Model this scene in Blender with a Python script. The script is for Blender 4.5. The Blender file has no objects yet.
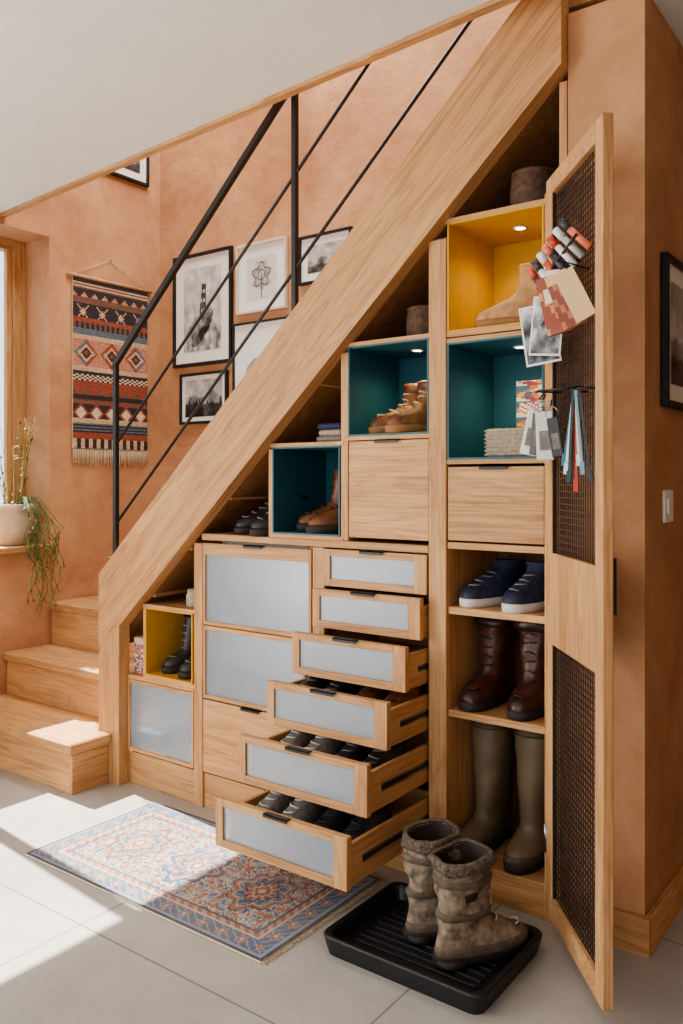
import bpy, bmesh, math, random
from mathutils import Vector, Matrix, noise
random.seed(7)
scene=bpy.context.scene

# ------------------------------------------------------------ helpers
def s2l(c):
    c=c/255.0
    return c/12.92 if c<=0.04045 else ((c+0.055)/1.055)**2.4
def rgb(r,g,b): return (s2l(r),s2l(g),s2l(b),1.0)
def newmat(name):
    m=bpy.data.materials.new(name); m.use_nodes=True
    nt=m.node_tree; nt.nodes.clear()
    out=nt.nodes.new('ShaderNodeOutputMaterial'); p=nt.nodes.new('ShaderNodeBsdfPrincipled')
    nt.links.new(p.outputs[0],out.inputs[0])
    return m,nt,p
def N(nt,t,**kw):
    n=nt.nodes.new(t)
    for k,v in kw.items(): setattr(n,k,v)
    return n
def ramp(nt,stops):
    r=nt.nodes.new('ShaderNodeValToRGB'); e=r.color_ramp.elements
    e[0].position=stops[0][0]; e[0].color=stops[0][1]
    e[1].position=stops[-1][0]; e[1].color=stops[-1][1]
    for p,c in stops[1:-1]:
        x=e.new(p); x.color=c
    return r
def mix(nt,a,b,fac,mode='MIX'):
    m=nt.nodes.new('ShaderNodeMix'); m.data_type='RGBA'; m.blend_type=mode
    for sock,val in ((m.inputs[0],fac),(m.inputs[6],a),(m.inputs[7],b)):
        if hasattr(val,'links'): nt.links.new(val,sock)
        else: sock.default_value=val
    return m.outputs[2]

def simple(name,c,rough=0.6,var=0.12,scale=30,bump=0.0,metal=0.0,coat=0.0,bscale=None,trans=0.0):
    m,nt,p=newmat(name)
    tc=N(nt,'ShaderNodeTexCoord'); no=N(nt,'ShaderNodeTexNoise')
    no.inputs['Scale'].default_value=scale; no.inputs['Detail'].default_value=4
    nt.links.new(tc.outputs['Object'],no.inputs['Vector'])
    d=tuple(x*(1-var*2) for x in c[:3])+(1,); l=tuple(min(1,x*(1+var)) for x in c[:3])+(1,)
    r=ramp(nt,[(0.3,d),(0.7,l)]); nt.links.new(no.outputs['Fac'],r.inputs[0])
    nt.links.new(r.outputs[0],p.inputs['Base Color'])
    p.inputs['Roughness'].default_value=rough; p.inputs['Metallic'].default_value=metal
    p.inputs['Coat Weight'].default_value=coat; p.inputs['Transmission Weight'].default_value=trans
    if bump>0:
        n2=N(nt,'ShaderNodeTexNoise'); n2.inputs['Scale'].default_value=bscale or scale*3; n2.inputs['Detail'].default_value=5
        nt.links.new(tc.outputs['Object'],n2.inputs['Vector'])
        b=N(nt,'ShaderNodeBump'); b.inputs['Strength'].default_value=bump; b.inputs['Distance'].default_value=0.01
        nt.links.new(n2.outputs['Fac'],b.inputs['Height']); nt.links.new(b.outputs[0],p.inputs['Normal'])
    return m

def oak(name,axis,rot=0.0,lt=(210,166,118),md=(188,142,98),dk=(140,100,66)):
    m,nt,p=newmat(name)
    tc=N(nt,'ShaderNodeTexCoord'); at=N(nt,'ShaderNodeAttribute'); at.attribute_name='rnd'
    sc=N(nt,'ShaderNodeVectorMath',operation='SCALE'); sc.inputs[0].default_value=(3.1,5.7,4.3)
    nt.links.new(at.outputs['Fac'],sc.inputs['Scale'])
    ad=N(nt,'ShaderNodeVectorMath',operation='ADD')
    m0=N(nt,'ShaderNodeMapping'); m0.inputs['Rotation'].default_value=(0,rot,0)
    nt.links.new(tc.outputs['Object'],m0.inputs['Vector'])
    nt.links.new(m0.outputs[0],ad.inputs[0]); nt.links.new(sc.outputs[0],ad.inputs[1])
    def mp(al,ac):
        mm=N(nt,'ShaderNodeMapping'); s=[ac,ac,ac]; s['xyz'.index(axis)]=al
        mm.inputs['Scale'].default_value=s; nt.links.new(ad.outputs[0],mm.inputs['Vector']); return mm
    a=mp(1.0,8); n1=N(nt,'ShaderNodeTexNoise'); n1.inputs['Scale'].default_value=1.3; n1.inputs['Detail'].default_value=4; n1.inputs['Distortion'].default_value=0.7
    nt.links.new(a.outputs[0],n1.inputs['Vector'])
    w=N(nt,'ShaderNodeMath',operation='MULTIPLY'); w.inputs[1].default_value=46
    nt.links.new(n1.outputs['Fac'],w.inputs[0])
    sn=N(nt,'ShaderNodeMath',operation='SINE'); nt.links.new(w.outputs[0],sn.inputs[0])
    mr=N(nt,'ShaderNodeMapRange'); mr.inputs[1].default_value=-1; mr.inputs[2].default_value=1; nt.links.new(sn.outputs[0],mr.inputs[0])
    f=mp(4,190); n2=N(nt,'ShaderNodeTexNoise'); n2.inputs['Scale'].default_value=1.0; n2.inputs['Detail'].default_value=3
    nt.links.new(f.outputs[0],n2.inputs['Vector'])
    r1=ramp(nt,[(0.28,rgb(*md)),(0.72,rgb(*lt))]); nt.links.new(n1.outputs['Fac'],r1.inputs[0])
    r2=ramp(nt,[(0.0,(0.70,0.62,0.54,1)),(0.30,(0.94,0.92,0.9,1)),(1,(1,1,1,1))]); nt.links.new(mr.outputs[0],r2.inputs[0])
    r3=ramp(nt,[(0.36,(0.60,0.53,0.46,1)),(0.55,(1,1,1,1))]); nt.links.new(n2.outputs['Fac'],r3.inputs[0])
    c=mix(nt,r1.outputs[0],r2.outputs[0],0.5,'MULTIPLY'); c=mix(nt,c,r3.outputs[0],0.55,'MULTIPLY')
    k=mp(1.3,4.2); vo=N(nt,'ShaderNodeTexVoronoi'); vo.inputs['Scale'].default_value=1.0
    nt.links.new(k.outputs[0],vo.inputs['Vector'])
    r4=ramp(nt,[(0.0,(1,1,1,1)),(0.05,(0.6,0.6,0.6,1)),(0.09,(0,0,0,1))]); nt.links.new(vo.outputs['Distance'],r4.inputs[0])
    c=mix(nt,c,rgb(*[int(v*0.55) for v in dk]),r4.outputs[0])
    rv=N(nt,'ShaderNodeMapRange'); rv.inputs[3].default_value=0.86; rv.inputs[4].default_value=1.06
    nt.links.new(at.outputs['Fac'],rv.inputs[0])
    vm=N(nt,'ShaderNodeVectorMath',operation='SCALE'); nt.links.new(c,vm.inputs[0]); nt.links.new(rv.outputs[0],vm.inputs['Scale'])
    nt.links.new(vm.outputs[0],p.inputs['Base Color'])
    p.inputs['Roughness'].default_value=0.58; p.inputs['Specular IOR Level'].default_value=0.35
    b=N(nt,'ShaderNodeBump'); b.inputs['Strength'].default_value=0.15; b.inputs['Distance'].default_value=0.004
    nt.links.new(n2.outputs['Fac'],b.inputs['Height']); nt.links.new(b.outputs[0],p.inputs['Normal'])
    return m
SL=0.925; TH=math.atan(SL)
oakx=oak('oak_grain_x','x'); oaky=oak('oak_grain_y','y'); oakz=oak('oak_grain_z','z'); oakb=oak('oak_beam','x',rot=TH)
oakshade=oak('oak_interior_shade','z',lt=(150,112,76),md=(128,92,60),dk=(96,66,42))  # darker copy of the oak: under-stair shade put into the colour

def plaster(name,c1,c2,rough=0.85,bump=0.12,c3=None):
    m,nt,p=newmat(name); tc=N(nt,'ShaderNodeTexCoord')
    n1=N(nt,'ShaderNodeTexNoise'); n1.inputs['Scale'].default_value=1.9; n1.inputs['Detail'].default_value=8; n1.inputs['Roughness'].default_value=0.66; n1.inputs['Distortion'].default_value=0.8
    nt.links.new(tc.outputs['Object'],n1.inputs['Vector'])
    n2=N(nt,'ShaderNodeTexNoise'); n2.inputs['Scale'].default_value=11; n2.inputs['Detail'].default_value=8; n2.inputs['Roughness'].default_value=0.65
    nt.links.new(tc.outputs['Object'],n2.inputs['Vector'])
    r=ramp(nt,[(0.32,c1),(0.66,c2)]); nt.links.new(n1.outputs['Fac'],r.inputs[0])
    r2=ramp(nt,[(0.3,(0.84,0.81,0.78,1)),(0.65,(1,1,1,1))]); nt.links.new(n2.outputs['Fac'],r2.inputs[0])
    c=mix(nt,r.outputs[0],r2.outputs[0],0.8 if bump>0.05 else 0.15,'MULTIPLY'); nt.links.new(c,p.inputs['Base Color'])
    p.inputs['Roughness'].default_value=rough
    b=N(nt,'ShaderNodeBump'); b.inputs['Strength'].default_value=bump; b.inputs['Distance'].default_value=0.02
    nt.links.new(n2.outputs['Fac'],b.inputs['Height']); nt.links.new(b.outputs[0],p.inputs['Normal'])
    return m
terra=plaster('terracotta_plaster',rgb(174,124,88),rgb(202,156,116),bump=0.3)
ceilm=plaster('ceiling_plaster',rgb(222,221,215),rgb(228,227,221),bump=0.01)

def tiles():
    m,nt,p=newmat('stone_tiles'); tc=N(nt,'ShaderNodeTexCoord'); sp=N(nt,'ShaderNodeSeparateXYZ')
    nt.links.new(tc.outputs['Object'],sp.inputs[0])
    def line(sock,off,size):
        a=N(nt,'ShaderNodeMath',operation='ADD'); a.inputs[1].default_value=off+size*20; nt.links.new(sock,a.inputs[0])
        b=N(nt,'ShaderNodeMath',operation='MODULO'); b.inputs[1].default_value=size; nt.links.new(a.outputs[0],b.inputs[0])
        c=N(nt,'ShaderNodeMath',operation='LESS_THAN'); c.inputs[1].default_value=0.005; nt.links.new(b.outputs[0],c.inputs[0]); return c
    l1=line(sp.outputs[0],1.99,0.9); l2=line(sp.outputs[1],-0.55,0.9)
    mx=N(nt,'ShaderNodeMath',operation='MAXIMUM'); nt.links.new(l1.outputs[0],mx.inputs[0]); nt.links.new(l2.outputs[0],mx.inputs[1])
    n1=N(nt,'ShaderNodeTexNoise'); n1.inputs['Scale'].default_value=2.2; n1.inputs['Detail'].default_value=8; n1.inputs['Roughness'].default_value=0.6
    nt.links.new(tc.outputs['Object'],n1.inputs['Vector'])
    r=ramp(nt,[(0.3,rgb(158,154,146)),(0.7,rgb(184,180,172))]); nt.links.new(n1.outputs['Fac'],r.inputs[0])
    n2=N(nt,'ShaderNodeTexNoise'); n2.inputs['Scale'].default_value=60; n2.inputs['Detail'].default_value=4
    nt.links.new(tc.outputs['Object'],n2.inputs['Vector'])
    r2=ramp(nt,[(0.35,(0.92,0.92,0.92,1)),(0.6,(1,1,1,1))]); nt.links.new(n2.outputs['Fac'],r2.inputs[0])
    c=mix(nt,r.outputs[0],r2.outputs[0],0.6,'MULTIPLY')
    c=mix(nt,c,rgb(116,112,104),mx.outputs[0]); nt.links.new(c,p.inputs['Base Color'])
    rr=N(nt,'ShaderNodeMapRange'); rr.inputs[3].default_value=0.32; rr.inputs[4].default_value=0.5
    nt.links.new(n1.outputs['Fac'],rr.inputs[0]); nt.links.new(rr.outputs[0],p.inputs['Roughness'])
    return m
tilem=tiles()
def colmat(name,rough=0.8,coat=0.0,bump=0.0):
    m,nt,p=newmat(name); at=N(nt,'ShaderNodeAttribute'); at.attribute_name='col'
    nt.links.new(at.outputs['Color'],p.inputs['Base Color']); p.inputs['Roughness'].default_value=rough
    p.inputs['Coat Weight'].default_value=coat
    if bump:
        tc=N(nt,'ShaderNodeTexCoord'); n=N(nt,'ShaderNodeTexNoise'); n.inputs['Scale'].default_value=350
        nt.links.new(tc.outputs['Object'],n.inputs['Vector'])
        b=N(nt,'ShaderNodeBump'); b.inputs['Strength'].default_value=bump; b.inputs['Distance'].default_value=0.004
        nt.links.new(n.outputs['Fac'],b.inputs['Height']); nt.links.new(b.outputs[0],p.inputs['Normal'])
    return m
wovenm=colmat('woven_textile',0.95,bump=0.5); printm=colmat('printed_paper',0.5,coat=0.3)
blackm=simple('black_steel',rgb(34,32,32),0.45,0.05)
frost=simple('frosted_glass',rgb(218,229,240),0.30,0.02,6,trans=0.75,coat=0.4)
frost.node_tree.nodes['Principled BSDF'].inputs['Coat Roughness'].default_value=0.25
tealm=simple('teal_paint',rgb(40,92,102),0.5,0.04); yellm=simple('yellow_paint',rgb(200,154,52),0.5,0.04)
steel=simple('steel_runner',rgb(150,150,150),0.3,0.03,metal=1.0); white=simple('white_card',rgb(225,222,215),0.6,0.02)
blackp=simple('black_plastic',rgb(30,31,34),0.42,0.08,20,bump=0.1)
wick=simple('wicker_dark',rgb(96,70,52),0.75,0.25,60,bump=0.3); wickg=simple('wicker_grey',rgb(170,155,135),0.8,0.15,80,bump=0.3)
inner=simple('shoe_lining',rgb(60,48,42),0.9,0.1)
meshm=simple('gunmetal_wire',rgb(82,72,66),0.4,0.1,metal=0.55)
rail=simple('clay_pot',rgb(196,178,156),0.8,0.12,12,bump=0.2); soil=simple('soil',rgb(60,45,34),0.95,0.2,80)
leafm=simple('leaf_green',rgb(84,110,54),0.55,0.25,20); stemm=simple('dry_stem',rgb(186,166,100),0.7,0.15)
fringe=simple('cotton_fringe',rgb(206,184,154),0.9,0.08)
ledm,nt,p=newmat('led_lens'); p.inputs['Emission Color'].default_value=(1,0.85,0.6,1); p.inputs['Emission Strength'].default_value=18

class B:
    def __init__(s,name): s.name=name; s.v=[];s.f=[];s.m=[];s.r=[];s.sm=[];s.c=[];s.mats=[]
    def add(s,vs,fs,mat,M=None,smooth=False,rnd=None,cols=None):
        if mat not in s.mats: s.mats.append(mat)
        i=s.mats.index(mat); o=len(s.v); r=random.random() if rnd is None else rnd
        for v in vs:
            v=Vector(v); s.v.append(M@v if M else v)
        for k,f in enumerate(fs):
            s.f.append([o+a for a in f]); s.m.append(i); s.r.append(r); s.sm.append(smooth)
            s.c.append(cols[k] if cols else (1,1,1,1))
    def box(s,x0,x1,y0,y1,z0,z1,mat,bev=0.0015,M=None,rnd=None):
        x0,x1=min(x0,x1),max(x0,x1); y0,y1=min(y0,y1),max(y0,y1); z0,z1=min(z0,z1),max(z0,z1)
        c=Vector(((x0+x1)/2,(y0+y1)/2,(z0+z1)/2)); d=(x1-x0,y1-y0,z1-z0)
        if bev>0 and min(d)>bev*2.5:
            bm=bmesh.new(); bmesh.ops.create_cube(bm,size=1)
            for v in bm.verts: v.co=Vector((v.co.x*d[0],v.co.y*d[1],v.co.z*d[2]))+c
            bmesh.ops.bevel(bm,geom=bm.edges[:],offset=bev,segments=1,affect='EDGES')
            bm.verts.index_update()
            s.add([v.co.copy() for v in bm.verts],[[v.index for v in f.verts] for f in bm.faces],mat,M,rnd=rnd); bm.free()
        else:
            vs=[(x,y,z) for x in (x0,x1) for y in (y0,y1) for z in (z0,z1)]
            s.add(vs,[(0,1,3,2),(4,6,7,5),(0,4,5,1),(2,3,7,6),(0,2,6,4),(1,5,7,3)],mat,M,rnd=rnd)
    def prism(s,poly,axis,a0,a1,mat,M=None,rnd=None):
        n=len(poly)
        def P(p,a):
            return (p[0],a,p[1]) if axis=='y' else ((p[0],p[1],a) if axis=='z' else (a,p[0],p[1]))
        vs=[P(p,a0) for p in poly]+[P(p,a1) for p in poly]
        fs=[list(range(n)),list(range(2*n-1,n-1,-1))]+[(i,(i+1)%n,n+(i+1)%n,n+i) for i in range(n)]
        s.add(vs,fs,mat,M,rnd=rnd)
    def tube(s,pts,r,mat,n=8,M=None,smooth=True):
        pts=[Vector(p) for p in pts]; vs=[];fs=[]
        for i,p in enumerate(pts):
            d=(pts[min(i+1,len(pts)-1)]-pts[max(i-1,0)]).normalized()
            u=d.cross(Vector((0,0,1)) if abs(d.z)<0.9 else Vector((1,0,0))).normalized(); w=d.cross(u)
            rr=r[i] if isinstance(r,(list,tuple)) else r
            for k in range(n):
                a=2*math.pi*k/n; vs.append(p+u*math.cos(a)*rr+w*math.sin(a)*rr)
        for i in range(len(pts)-1):
            for k in range(n): fs.append((i*n+k,i*n+(k+1)%n,(i+1)*n+(k+1)%n,(i+1)*n+k))
        fs.append(list(range(n))[::-1]); fs.append([(len(pts)-1)*n+k for k in range(n)])
        s.add(vs,fs,mat,M,smooth)
    def rings(s,rs,mat,M=None,cap0=True,cap1=True,smooth=True):
        n=len(rs[0]); vs=[v for r in rs for v in r]; fs=[]
        for i in range(len(rs)-1):
            for k in range(n): fs.append((i*n+k,i*n+(k+1)%n,(i+1)*n+(k+1)%n,(i+1)*n+k))
        if cap0: fs.append(list(range(n))[::-1])
        if cap1: fs.append([(len(rs)-1)*n+k for k in range(n)])
        s.add(vs,fs,mat,M,smooth)
    def lathe(s,prof,mat,c=(0,0,0),n=32,M=None,fn=None,cap0=True,cap1=True):
        rs=[]
        for j,(r,z) in enumerate(prof):
            rs.append([(c[0]+(r+(fn(a,j) if fn else 0))*math.cos(a),c[1]+(r+(fn(a,j) if fn else 0))*math.sin(a),c[2]+z) for a in [2*math.pi*k/n for k in range(n)]])
        s.rings(rs,mat,M,cap0,cap1)
    def grid(s,o,u,v,nu,nv,fn,mat,M=None):
        o=Vector(o);u=Vector(u);v=Vector(v)
        vs=[o+u*(i/nu)+v*(j/nv) for j in range(nv+1) for i in range(nu+1)]
        fs=[];cs=[]
        for j in range(nv):
            for i in range(nu):
                a=j*(nu+1)+i; fs.append((a,a+1,a+nu+2,a+nu+1)); c=fn((i+.5)/nu,(j+.5)/nv)
                cs.append((s2l(c[0]),s2l(c[1]),s2l(c[2]),1))
        s.add(vs,fs,mat,M,cols=cs)
    def done(s,origin=None,fixn=True):
        me=bpy.data.meshes.new(s.name)
        if origin is None:
            xs=[v.x for v in s.v];ys=[v.y for v in s.v];zs=[v.z for v in s.v]
            origin=Vector(((min(xs)+max(xs))/2,(min(ys)+max(ys))/2,min(zs)))
        else: origin=Vector(origin)
        me.from_pydata([v-origin for v in s.v],[],s.f)
        for m in s.mats: me.materials.append(m)
        for p,mi,sm in zip(me.polygons,s.m,s.sm): p.material_index=mi; p.use_smooth=sm
        if fixn:
            bm=bmesh.new(); bm.from_mesh(me); bmesh.ops.recalc_face_normals(bm,faces=bm.faces[:]); bm.to_mesh(me); bm.free()
        a=me.attributes.new('rnd','FLOAT','FACE'); a.data.foreach_set('value',s.r)
        ca=me.attributes.new('col','FLOAT_COLOR','CORNER'); d=[]
        for p,c in zip(me.polygons,s.c): d.extend(list(c)*p.loop_total)
        ca.data.foreach_set('color',d)
        me.update(); ob=bpy.data.objects.new(s.name,me); ob.location=origin
        scene.collection.objects.link(ob); return ob
T=Matrix.Translation
def RZ(a): return Matrix.Rotation(math.radians(a),4,'Z')
def RX(a): return Matrix.Rotation(math.radians(a),4,'X')
def RY(a): return Matrix.Rotation(math.radians(a),4,'Y')

WX=-3.76; PY=3.30; CF=2.25; H0=5.0
# ------------------------------------------------------------ room shell
b=B('floor'); b.box(-4.04,2.2,-2.7,5.2,-0.1,0,tilem,0); b.done((0,0,0))
b=B('wall_left')
ys=(1.0,2.56); zs=(0.89,2.50); ys2=(-1.9,0.3); zs2=(0.05,2.35)
L0,L1=-4.04,WX
b.box(L0,L1,ys[1],5.2,0,H0,terra,0)
b.box(L0,L1,ys[0],ys[1],0,zs[0],terra,0); b.box(L0,L1,ys[0],ys[1],zs[1],H0,terra,0)
b.box(L0,L1,ys2[1],ys[0],0,H0,terra,0)
b.box(L0,L1,ys2[0],ys2[1],0,zs2[0],terra,0); b.box(L0,L1,ys2[0],ys2[1],zs2[1],H0,terra,0)
b.box(L0,L1,-2.7,ys2[0],0,H0,terra,0); b.done((0,0,0))
b=B('wall_back'); b.box(WX,-0.88,PY,PY+0.15,0,H0,terra,0); b.done((0,0,0))
b=B('wall_right'); b.box(2.2,2.4,-2.7,5.2,0,H0,terra,0); b.done((0,0,0))
b=B('wall_hall_end'); b.box(-0.669,2.2,5.05,5.2,0,H0,terra,0); b.done((0,0,0))
b=B('wall_front')
b.box(WX,-2.4,-2.7,-2.5,0,H0,terra,0); b.box(1.4,2.2,-2.7,-2.5,0,H0,terra,0)
b.box(-2.4,1.4,-2.7,-2.5,0,0.1,terra,0); b.box(-2.4,1.4,-2.7,-2.5,2.4,H0,terra,0); b.done((0,0,0))
b=B('wall_partition'); b.box(-0.879,-0.669,CF,5.05,0,2.55,terra,0); b.done((0,0,0))
edge=[(WX,2.283),(-0.669,2.03)]
b=B('ceiling'); b.prism([(WX,-2.5),(2.2,-2.5),(2.2,5.05),(-0.669,5.05),edge[1],edge[0]],'z',2.55,2.80,ceilm); b.done((0,0,0))
b=B('ceiling_upper'); b.box(-4.04,2.4,-2.7,5.2,H0,H0+0.1,ceilm,0); b.done((0,0,0))
b=B('trim_1')
dx,dy=edge[1][0]-edge[0][0],edge[1][1]-edge[0][1]; l=math.hypot(dx,dy); nx,ny=-dy/l,dx/l
b.prism([edge[0],edge[1],(edge[1][0]+nx*0.03,edge[1][1]+ny*0.03),(edge[0][0]+nx*.03,edge[0][1]+ny*.03)],'z',2.535,2.83,oakx)
b.done()
b=B('baseboard_right'); b.box(-0.883,-0.652,CF-0.018,CF-0.001,0,0.10,oakx); b.box(-0.668,-0.652,CF-0.001,5.0,0,0.10,oaky); b.done()
b=B('baseboard_left'); b.box(WX+0.001,WX+0.017,-2.49,2.0,0,0.10,oaky); b.done()

# windows
def window(name,y0,y1,z0,z1,mull,wr=0.055):
    b=B(name); x0,x1=-4.03,-3.97; w=0.055
    b.box(x0,x1,y0,y0+w,z0,z1,oakz); b.box(x0,x1,y1-wr,y1,z0,z1,oakz)
    b.box(x0+.015,x1-.015,y1-wr-.03,y1-wr,z0+w,z1-w,oakz)
    b.box(x0,x1,y0+w,y1-wr,z1-w,z1,oaky); b.box(x0,x1,y0+w,y1-wr,z0,z0+w,oaky)
    for m in mull: b.box(x0,x1,m-0.03,m+0.03,z0+w,z1-w,oakz)
    b.done()
window('window_1',ys[0],ys[1],0.92,zs[1],[1.78],0.07)
window('window_2',ys2[0],ys2[1],zs2[0],zs2[1],[-0.8])
b=B('window_sill'); b.box(-4.03,-3.715,ys[0],ys[1]-0.001,0.89,0.92,oaky,0.004); b.box(WX+.001,-3.715,ys[1],ys[1]+.03,0.89,0.92,oaky,0.004); b.done()
b=B('window_3'); 
for x in (-2.4,-1.15,0.1,1.34): b.box(x,x+0.06,-2.65,-2.58,0.1,2.4,oakz)
b.box(-2.34,1.34,-2.65,-2.58,0.1,0.16,oakx); b.box(-2.34,1.34,-2.65,-2.58,2.34,2.4,oakx); b.done()

# ------------------------------------------------------------ staircase
def zt(x): return 0.825+SL*(x+2.93)
def zl(x): return zt(x)-0.325
b=B('staircase')
XL=-2.895
b.prism([(XL,zl(XL)),(-0.881,zl(-0.881)),(-0.881,zt(-0.881)),(XL,zt(XL))],'y',2.205,2.262,oakb,rnd=0.45)
b.box(XL,-2.765,2.206,2.262,0,zl(XL)-0.001,oakz,0.001,rnd=0.4)
b.prism([(-2.765,zl(XL)-0.001),(-2.765,zl(-2.765)),(XL,zl(XL)-.001)],'y',2.207,2.261,oakz,rnd=0.4)
b.box(WX+.002,-2.842,2.03,2.20,0,0.165,oakx,0.002); b.box(WX+.002,XL-.005,2.2,2.32,0,0.165,oakx,0)
b.box(-2.8415,-2.829,2.028,2.203,0,0.165,oaky,0.001)
b.box(WX+.002,-2.824,2.005,2.203,0.165,0.205,oakx,0.003); b.box(-2.8235,-2.81,2.005,2.203,0.165,0.205,oaky,0.004); b.box(WX+.002,XL-.002,2.2,2.33,0.165,0.205,oakx,0)
b.box(WX+.002,XL-.002,2.32,2.57,0,0.37,oakx,0.002); b.box(WX+.002,XL-.002,2.30,2.58,0.37,0.41,oakx,0.005)
b.box(WX+.002,-2.86,2.57,3.298,0.2,0.585,oakx,0.002); b.box(WX+.002,-2.84,2.55,3.298,0.585,0.625,oakx,0.005)
for n in range(1,11):
    x=-2.85+0.213*(n-1); z=0.61+0.2*n
    b.box(x-0.012,x+0.235,2.265,3.298,z-0.035,z,oaky,0.003); b.box(x,x+0.02,2.265,3.298,z-0.2,z-0.036,oaky,0)
b.prism([(-2.88,zl(-2.88)),(-0.881,zl(-0.881)),(-0.881,zl(-0.881)+0.02),(-2.88,zl(-2.88)+.02)],'y',2.263,3.29,oakshade)
b.done()

# railing
b=B('stair_railing'); ry=2.235
def flat(x0,z0,x1,z1,h,t,b=b):
    b.prism([(x0,z0-h/2),(x1,z1-h/2),(x1,z1+h/2),(x0,z0+h/2)],'y',ry-t/2,ry+t/2,blackm)
xs_=-2.82; RS=0.945
z=zt(xs_)+0.80; flat(xs_-0.01,z,-0.9,z+RS*(-0.9-xs_),0.030,0.020)
for off in (0.47,0.14):
    z=zt(xs_)+off; b.tube([(xs_,ry,z),(-0.9,ry,z+RS*(-0.9-xs_))],0.006,blackm,8)
for x in (xs_,-1.855,-0.92):
    b.box(x-0.010,x+0.010,ry-0.010,ry+0.010,zt(x)-0.0,zt(x)+0.80+0.02*(x-xs_),blackm)
    b.box(x-0.025,x+0.025,ry-0.02,ry+0.02,zt(x)-0.025,zt(x)+0.004,blackm)
b.done()

# ------------------------------------------------------------ cabinet
cab=B('under_stair_cabinet'); c=cab; F=CF
c.box(-2.765,-1.27,F+0.01,F+0.03,0,0.13,oakx); c.box(-1.262,-0.9,F+0.005,F+0.03,0,0.085,oakx)
c.box(-2.77,-0.885,F+.03,2.80,0.06,0.08,oakshade,0)
c.prism([(-2.77,0.02),(-0.885,0.02),(-0.885,zl(-0.885)-.01),(-2.77,zl(-2.77)-.01)],'y',2.80,2.815,oakshade)
c.box(-2.372,-2.326,F,2.79,0.0,1.008,oakz)
c.box(-1.812,-1.79,F+0.01,2.79,0.08,1.02,oakshade); c.box(-1.79,-1.738,F+0.002,F+0.02,0.72,1.02,oakz)
c.box(-1.325,-1.263,F-0.006,F+0.02,0.0,1.99,oakz,0.002)
c.box(-1.325,-1.263,F+0.02,2.79,0.08,2.0,oakz,0)
c.box(-1.668,-1.638,F,2.62,1.047,1.675,oakz); c.box(-1.99,-1.972,F,2.62,1.047,1.36,oakz)
c.box(-0.947,-0.902,F-0.004,F+0.02,0.0,2.062,oakz,0.002); c.box(-0.947,-0.93,F+0.02,2.62,0.08,2.05,oakz,0)
c.box(-0.904,-0.881,F-0.002,F+0.03,0.0,2.365,oakz,0.001)
c.box(-2.326,-1.327,F-0.004,2.79,1.022,1.046,oakx,0.002)
c.box(-1.262,-0.948,F,2.62,1.04,1.06,oakx); 
for z in (0.862,0.548,0.10): c.box(-1.262,-0.948,F+0.004,2.60,z-0.022,z,oakx,0.002)
c.box(-1.262,-0.948,2.60,2.615,0.08,2.05,oakshade,0)
c.box(-2.765,-2.373,F,2.60,0.432,0.45,oakx)
def niche(x0,x1,z0,z1,mat,fr=0.014,depth=0.31,b=c):
    b.box(x0-fr,x1+fr,F-0.002,F+depth,z1,z1+fr,oakx,0.001); b.box(x0-fr,x1+fr,F-0.002,F+depth,z0-fr,z0,oakx,0.001)
    t=0.006
    b.box(x0,x0+t,F-0.003,F+depth,z0,z1,mat,0.0008); b.box(x1-t,x1,F-0.003,F+depth,z0,z1,mat,0.0008)
    b.box(x0+t,x1-t,F-0.003,F+depth,z0,z0+t,mat,0.0008); b.box(x0+t,x1-t,F-0.003,F+depth,z1-t,z1,mat,0.0008)
    b.box(x0+t,x1-t,F+depth-t,F+depth,z0+t,z1-t,mat,0)
niche(-2.652,-2.378,0.462,0.735,yellm); c.box(-2.668,-2.653,F,2.56,0.45,0.735,oakz)
niche(-1.970,-1.670,1.060,1.366,tealm)
niche(-1.636,-1.327,1.395,1.692,tealm)
niche(-1.261,-0.949,1.312,1.668,tealm)
niche(-1.261,-0.949,1.700,2.035,yellm)
def front(b,x0,x1,z0,z1,kind,y=F,fl=0.02,fr=0.02,ft=0.02,fb=0.02,th=0.02,handle=True,wood=oakx):
    if kind=='wood':
        b.box(x0,x1,y,y+th,z0,z1,wood,0.002)
    else:
        b.box(x0,x0+fl,y,y+th,z0,z1,oakz,0.001); b.box(x1-fr,x1,y,y+th,z0,z1,oakz,0.001)
        b.box(x0+fl,x1-fr,y,y+th,z1-ft,z1,oakx,0.001); b.box(x0+fl,x1-fr,y,y+th,z0,z0+fb,oakx,0.001)
        b.box(x0+fl,x1-fr,y+0.006,y+0.013,z0+fb,z1-ft,frost,0)
    if handle:
        m=(x0+x1)/2; b.box(m-0.045,m+0.045,y-0.012,y+0.008,z1-0.001,z1+0.003,blackm,0.0005); b.box(m-0.045,m+0.045,y-0.012,y-0.0095,z1-0.008,z1+0.003,blackm,0.0005)
front(c,-2.762,-2.376,0.138,0.430,'f',fl=0.012,fr=0.012,ft=0.014,fb=0.014,handle=False)
front(c,-2.323,-1.795,0.700,1.010,'f',fl=0.012,fr=0.012,ft=0.045,fb=0.014)
front(c,-2.323,-1.822,0.420,0.696,'f',fl=0.012,fr=0.012,ft=0.016,fb=0.014,handle=False)
front(c,-2.323,-1.822,0.138,0.414,'wood')
front(c,-1.635,-1.328,1.060,1.378,'wood'); front(c,-1.261,-0.949,1.066,1.290,'wood')
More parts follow.
